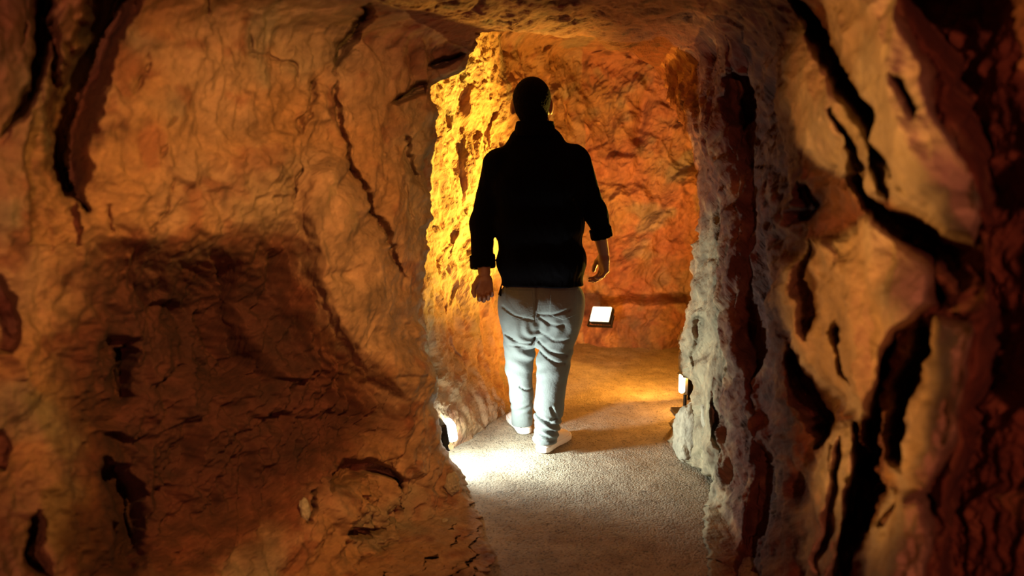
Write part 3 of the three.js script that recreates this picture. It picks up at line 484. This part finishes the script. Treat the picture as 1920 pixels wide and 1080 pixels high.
    return fieldMesh(f, [c.x - m, c.y - m, c.z - m], [c.x + m, c.y + m, c.z + m], 0.0032);
  }
  const handL = hand(J.wristL, [0.02, -1, 0.10], [0.15, 0, 1], [-1, 0.1, 0.1], 1.0);
  const handR = hand(J.wristR, [0.06, -1, -0.22], [-0.9, 0, 0.3], [0, 0, -1], 0.75);
  const headG = fieldMesh(faceField, [hx - 0.13, hy - 0.22, hz - 0.15], [hx + 0.13, hy + 0.14, hz + 0.14], 0.0045);
  const bodyG = fieldMesh(bodyField, [-0.42, 0.02, -0.34], [0.46, 1.62, 0.34], 0.012);
  const body = put('body', mergeGeometries([bodyG, headG, handL, handR]), M.skin, man);
  for (const s of [-1, 1]) put('eye', new THREE.SphereGeometry(0.0115, 20, 14).translate(hx + s * 0.030, hy - 0.005, hz - 0.083), M.eye, body);
  const hairBall = blend([ball([hx, hy + 0.022, hz + 0.014], [0.0885, 0.102, 0.106]), capsule([hx, hy - 0.03, hz + 0.018], J.neck, 0.0685, 0.0745)], 0.02), hairCut = (x, y, z) => { const d = hairBall(x, y, z) + 0.0022 * noise(x * 120, y * 120, z * 120); const front = (hz - 0.045 - z) * 0.8 + (hy + 0.03 - y) * 0.75, nape = hy - 0.118 - y + 0.3 * Math.max(0, hz - 0.02 - z); return Math.max(d, front, nape, -(ball([hx, hy + 0.018, hz + 0.012], [0.078, 0.091, 0.096])(x, y, z))); };
  put('hair', fieldMesh(hairCut, [hx - 0.12, hy - 0.14, hz - 0.14], [hx + 0.12, hy + 0.15, hz + 0.15], 0.0045), M.hair, man);
  // --- black long-sleeved shirt, sleeves pushed up
  const hem = L(1015, 541, 3.62)[1];
  const sleeveL = blend([capsule(J.shoulderL, J.elbowL, 0.070, 0.056), capsule(J.elbowL, J.cuffL, 0.056, 0.054)], 0.03), sleeveR = blend([capsule(J.shoulderR, J.elbowR, 0.068, 0.055), capsule(J.elbowR, J.cuffR, 0.055, 0.048)], 0.03);
  const squash = (f, zc, k) => (x, y, z) => f(x, y, zc + (z - zc) * k);
  const zc = J.neck[2];
  const torso = squash(blend([
    capsule(L(974, 268, 3.74), L(1034, 264, 3.74), 0.055, 0.055), capsule([J.neck[0], J.neck[1] - 0.03, J.neck[2]], L(1005, 320, 3.74), 0.082, 0.13), capsule(L(940, 306, 3.74), L(1074, 300, 3.74), 0.075, 0.075), capsule(L(975, 350, 3.74), L(1042, 350, 3.74), 0.142, 0.142), capsule(L(978, 420, 3.74), L(1044, 420, 3.74), 0.136, 0.136), capsule(L(981, 490, 3.74), L(1050, 490, 3.74), 0.130, 0.130), capsule(L(983, 560, 3.74), L(1050, 560, 3.74), 0.129, 0.129),
  ], 0.05), zc, 0.98);
  const shirtField = (x, y, z) => {
    let d = smin(torso(x, y, z), sleeveL(x, y, z), 0.028); d = smin(d, sleeveR(x, y, z), 0.022);
    d += 0.004 * noise(x * 14, y * 7, z * 14) + 0.0025 * ridge(x * 22, y * 10 + x * 9, z * 22, 2);
    d = Math.max(d, hem + 0.012 * noise(x * 7, 3, z * 7) - y - (x < -0.17 || x > 0.27 ? 9 : 0));
    return d;
  };
  // sleeves end at the cuffs
  const plane = (o, n) => { const l = Math.hypot(...n); return (x, y, z) => ((x - o[0]) * n[0] + (y - o[1]) * n[1] + (z - o[2]) * n[2]) / l; };
  const dir = (a, b) => [b[0] - a[0], b[1] - a[1], b[2] - a[2]];
  const endL = plane(L(905, 497, 3.71), dir(J.elbowL, J.wristL)), endR = plane(L(1127, 443, 3.80), dir(J.elbowR, J.wristR));
  const shirtCut = (x, y, z) => { let d = shirtField(x, y, z); const sl = sleeveL(x, y, z), sr = sleeveR(x, y, z), t = torso(x, y, z); if (sl < t) d = Math.max(d, endL(x, y, z)); if (sr < t) d = Math.max(d, endR(x, y, z)); return d; };
  const shirt = put('shirt', fieldMesh(shirtCut, [-0.40, hem - 0.05, -0.25], [0.46, 1.62, 0.27], 0.0085), M.shirt, man);
  const ringOf = (a, b, ra, rb, y0, y1) => { const c = capsule(a, b, ra, rb), f = plane(a, dir(a, b)), len = Math.hypot(...dir(a, b)); return (x, y, z) => { const q = f(x, y, z); return Math.max(c(x, y, z) + 0.002 * noise(x * 40, y * 40, z * 40), -(c(x, y, z) + 0.012), y0 * len - q, q - y1 * len); }; };
  const ends = (a, b, m) => [[0, 1, 2].map(i => Math.min(a[i], b[i]) - m), [0, 1, 2].map(i => Math.max(a[i], b[i]) + m)];
  const cuffA = L(904, 478, 3.725), cuffB = L(906, 503, 3.71), cuffC = L(1125, 428, 3.80), cuffD = L(1129, 446, 3.805);
  put('cuff', fieldMesh(ringOf(cuffA, cuffB, 0.062, 0.060, 0, 1), ...ends(cuffA, cuffB, 0.09), 0.006), M.shirt, shirt);
  put('cuff', fieldMesh(ringOf(cuffC, cuffD, 0.054, 0.054, 0, 1), ...ends(cuffC, cuffD, 0.08), 0.006), M.shirt, shirt);
  const colA = [J.neck[0] + 0.002, J.neck[1] - 0.045, J.neck[2] + 0.010], colB = [J.neck[0] + 0.002, J.neck[1] + 0.029, J.neck[2] + 0.006];
  put('collar', fieldMesh(ringOf(colA, colB, 0.100, 0.087, 0, 1), ...ends(colA, colB, 0.13), 0.006), M.shirt, shirt);
  // --- jeans
  const legL = blend([capsule(J.hipL, J.kneeL, 0.102, 0.067), capsule(J.kneeL, L(978, 740, 3.86), 0.066, 0.060), capsule(L(978, 740, 3.86), L(979, 792, 3.91), 0.060, 0.055)], 0.02);
  const legR = blend([capsule(J.hipR, J.kneeR, 0.104, 0.079), capsule(J.kneeR, L(1029, 765, 3.68), 0.077, 0.073), capsule(L(1029, 765, 3.68), L(1022, 822, 3.66), 0.070, 0.062)], 0.02);
  const seat = blend([capsule(L(978, 566, 3.74), L(1052, 566, 3.74), 0.114, 0.114), ball(L(982, 592, 3.71), [0.095, 0.12, 0.092]), ball(L(1049, 592, 3.705), [0.095, 0.12, 0.092])], 0.03);
  const hemL = L(978, 797, 3.90), hemR = L(1020, 829, 3.66), kb = J.kneeR[1], kl = J.kneeL[1], cr = L(1004, 610, 3.65);
  // creases pressed into the cloth: [x, y] along each, then depth and half width in metres
  const CREASE = [[[[943, 579], [965, 592], [998, 600]], 0.006, 0.007], [[[1009, 591], [1034, 590], [1068, 581]], 0.007, 0.007], [[[1013, 597], [1029, 608], [1056, 611]], 0.008, 0.007], [[[947, 635], [975, 648], [998, 651], [1004, 640]], 0.009, 0.007], [[[956, 655], [985, 657]], 0.005, 0.006],
    [[[1013, 647], [1030, 660], [1062, 671]], 0.010, 0.008], [[[1013, 664], [1044, 683], [1058, 684]], 0.008, 0.007], [[[1012, 625], [1040, 640], [1066, 640]], 0.006, 0.008], [[[976, 743], [986, 750], [997, 752]], 0.009, 0.006], [[[1034, 764], [1037, 772], [1042, 781]], 0.010, 0.007],
    [[[1001, 778], [1016, 785], [1030, 791], [1042, 786]], 0.015, 0.008], [[[997, 801], [1014, 806], [1036, 811]], 0.013, 0.007], [[[998, 814], [1014, 822], [1036, 827]], 0.012, 0.007]].map(([p, d, w]) => [p.map(q => L(q[0], q[1], 3.62)), d, w]);
  const crease = (x, y) => { let s = 0; for (const [p, d, w] of CREASE) for (let i = 0; i + 1 < p.length; i++) { const q = segDist(x, y, p[i], p[i + 1])[0]; if (q < 3 * w) { s = Math.max(s, d * Math.exp(-((q / w) ** 2))); } else if (q < 6 * w && y > p[i][1]) s = Math.max(s, 0); } return s; };
  const jeansField = (x, y, z) => {
    const l = legL(x, y, z), r = legR(x, y, z), s = seat(x, y, z); let d = smin(smin(l, s, 0.05), smin(r, s, 0.05), 0.012);
    const right = l > r;
    // folds: behind the knees, stacked at the ankles, pulled from the crotch
    const w = noise(x * 9, y * 9, z * 9), tilt = right ? -0.35 : 0.25;
    const fold = (c, span, wave, amp, tl) => amp * Math.sin((y + tl * x + 0.02 * w) * 6.283 / wave) * Math.exp(-(((y - c) / span) ** 2));
    const w2 = noise(x * 6 + 4, y * 5, z * 6);
    d += (0.4 + 1.6 * Math.max(0, w2 + 0.25)) * fold((right ? kb + 0.04 : kl + 0.05) + 0.04 * w, 0.085, 0.066, 0.0038, tilt * 1.8);
    d += right ? fold(0.125, 0.05, 0.036 + 0.004 * w, 0.0085, 0.45) : fold(0.17, 0.03, 0.045, 0.003, -0.5);
    const rr = Math.hypot((x - cr[0]) * 1.1, y - cr[1]); d += 0.0055 * Math.sin(rr * 6.283 / 0.062 + 2.5 * w) * Math.exp(-(((rr - 0.10) / 0.08) ** 2)) * sm(cr[1] + 0.07, cr[1] - 0.02, y);
    d += 0.0035 * ridge(x * 8 + y * 3, y * 5, z * 8, 2) * 0.6;
    d += 0.007 * Math.exp(-(((x - cr[0] + 0.03 * 0) / 0.006) ** 2)) * sm(cr[1] - 0.01, cr[1] + 0.03, y) * (z > zc ? 1 : 0);   // seam down the seat
    if (z > zc - 0.13 && d > -0.03 && d < 0.03) d += crease(x, y);
    return Math.max(d, y - (hem + 0.06), (right ? hemR[1] + 0.006 * noise(x * 30, 2, z * 30) : hemL[1]) - y);
  };
  const jeans = put('jeans', fieldMesh(jeansField, [-0.34, 0.03, -0.42], [0.38, hem + 0.08, 0.30], 0.0065), M.denim, man);
  // back pockets: patches lying on the seat, with their stitched edge
  for (const [cx, lean] of [[974, 0.06], [1058, -0.06]]) {
    const o = L(cx, 574, 3.60), w = 0.066, h = 0.068, skinOf = (x, y, z) => jeansField(x, y, z) - 0.0035;
    const out = (x, y, m) => { const u = x - o[0] + lean * (y - o[1]), v = y - o[1]; return Math.max(Math.abs(u) - w + m, v - h + m, -v - h + m + 0.35 * Math.abs(u)); };
    const pocket = put('pocket', fieldMesh((x, y, z) => Math.max(skinOf(x, y, z), -jeansField(x, y, z) - 0.004, out(x, y, 0), zc + 0.02 - z), [o[0] - 0.09, o[1] - 0.09, zc], [o[0] + 0.09, o[1] + 0.09, zc + 0.24], 0.0042), M.denim, jeans);
  }
  put('seam', fieldMesh((x, y, z) => Math.max(jeansField(x, y, z) - 0.004, Math.abs(x - cr[0] - 0.003) - 0.0045, cr[1] + 0.015 - y, y - hem - 0.03, zc - z), [cr[0] - 0.03, cr[1] - 0.02, zc], [cr[0] + 0.03, hem + 0.04, zc + 0.24], 0.0042), M.seam, jeans);
  // --- shoes
  function shoe(heel, toe, lift) {
    const a = new THREE.Vector3(heel[0], 0, heel[2]), d = new THREE.Vector3(toe[0] - heel[0], 0, toe[2] - heel[2]).normalize(), s = new THREE.Vector3(-d.z, 0, d.x), len = 0.285;
    const loc = (f) => (x, y, z) => { const dx = x - a.x, dz = z - a.z, u = dx * d.x + dz * d.z, v = dx * s.x + dz * s.z; return f(u, y - lift, v); };
    const half = (u) => 0.036 + 0.013 * sm(0.10, 0.21, u);
    const outline = (u, v) => { const c = clamp(u, 0.040, len - 0.050); return Math.hypot(u - c, v) - half(u) - 0.003; };
    const top = (u) => 0.105 - 0.050 * sm(0.07, 0.21, u) - 0.012 * sm(0.20, 0.285, u);
    const upper = loc((u, y, v) => { const o = outline(u, v) + 0.006, round = smin(-o, top(u) - y, 0.035); return Math.max(-round, 0.022 - y, -Math.max(Math.hypot(u - 0.055, v) - 0.033, 0.075 - y)); });
    const sole = loc((u, y, v) => Math.max(outline(u, v), y - 0.030, 0.004 * sm(0.2, 0.285, u) - y));
    const m = 0.06, b = [a, a.clone().addScaledVector(d, len)], lo = [Math.min(b[0].x, b[1].x) - m, lift - 0.01, Math.min(b[0].z, b[1].z) - m], hi = [Math.max(b[0].x, b[1].x) + m, lift + 0.12, Math.max(b[0].z, b[1].z) + m];
    const o = put('shoe', fieldMesh(upper, lo, hi, 0.005), M.shoe, man); put('sole', fieldMesh(sole, lo, hi, 0.005), M.sole, o);
    const laces = []; for (let i = 0; i < 4; i++) { const u = 0.115 + i * 0.022, c = a.clone().addScaledVector(d, u), g = new THREE.CapsuleGeometry(0.003, 0.034, 3, 8); g.rotateX(Math.PI / 2); g.rotateY(Math.atan2(s.x, s.z)); g.translate(c.x, lift + top(u) + 0.001, c.z); laces.push(g); }
    put('laces', mergeGeometries(laces), M.sole, o);
  }
  const G0 = (px, py) => { const [, sy] = sight(px, py); const v = V(px, py, floorZ(sy)).sub(base); v.y = 0; return v.toArray(); };
  { const h = G0(1012, 850); shoe(h, [h[0] + 0.50, 0, h[2] - 0.87], 0); }
  { const h = G0(986, 815); shoe(h, [h[0] - 0.22, 0, h[2] - 0.97], 0); }
}

renderer.render(scene, camera);
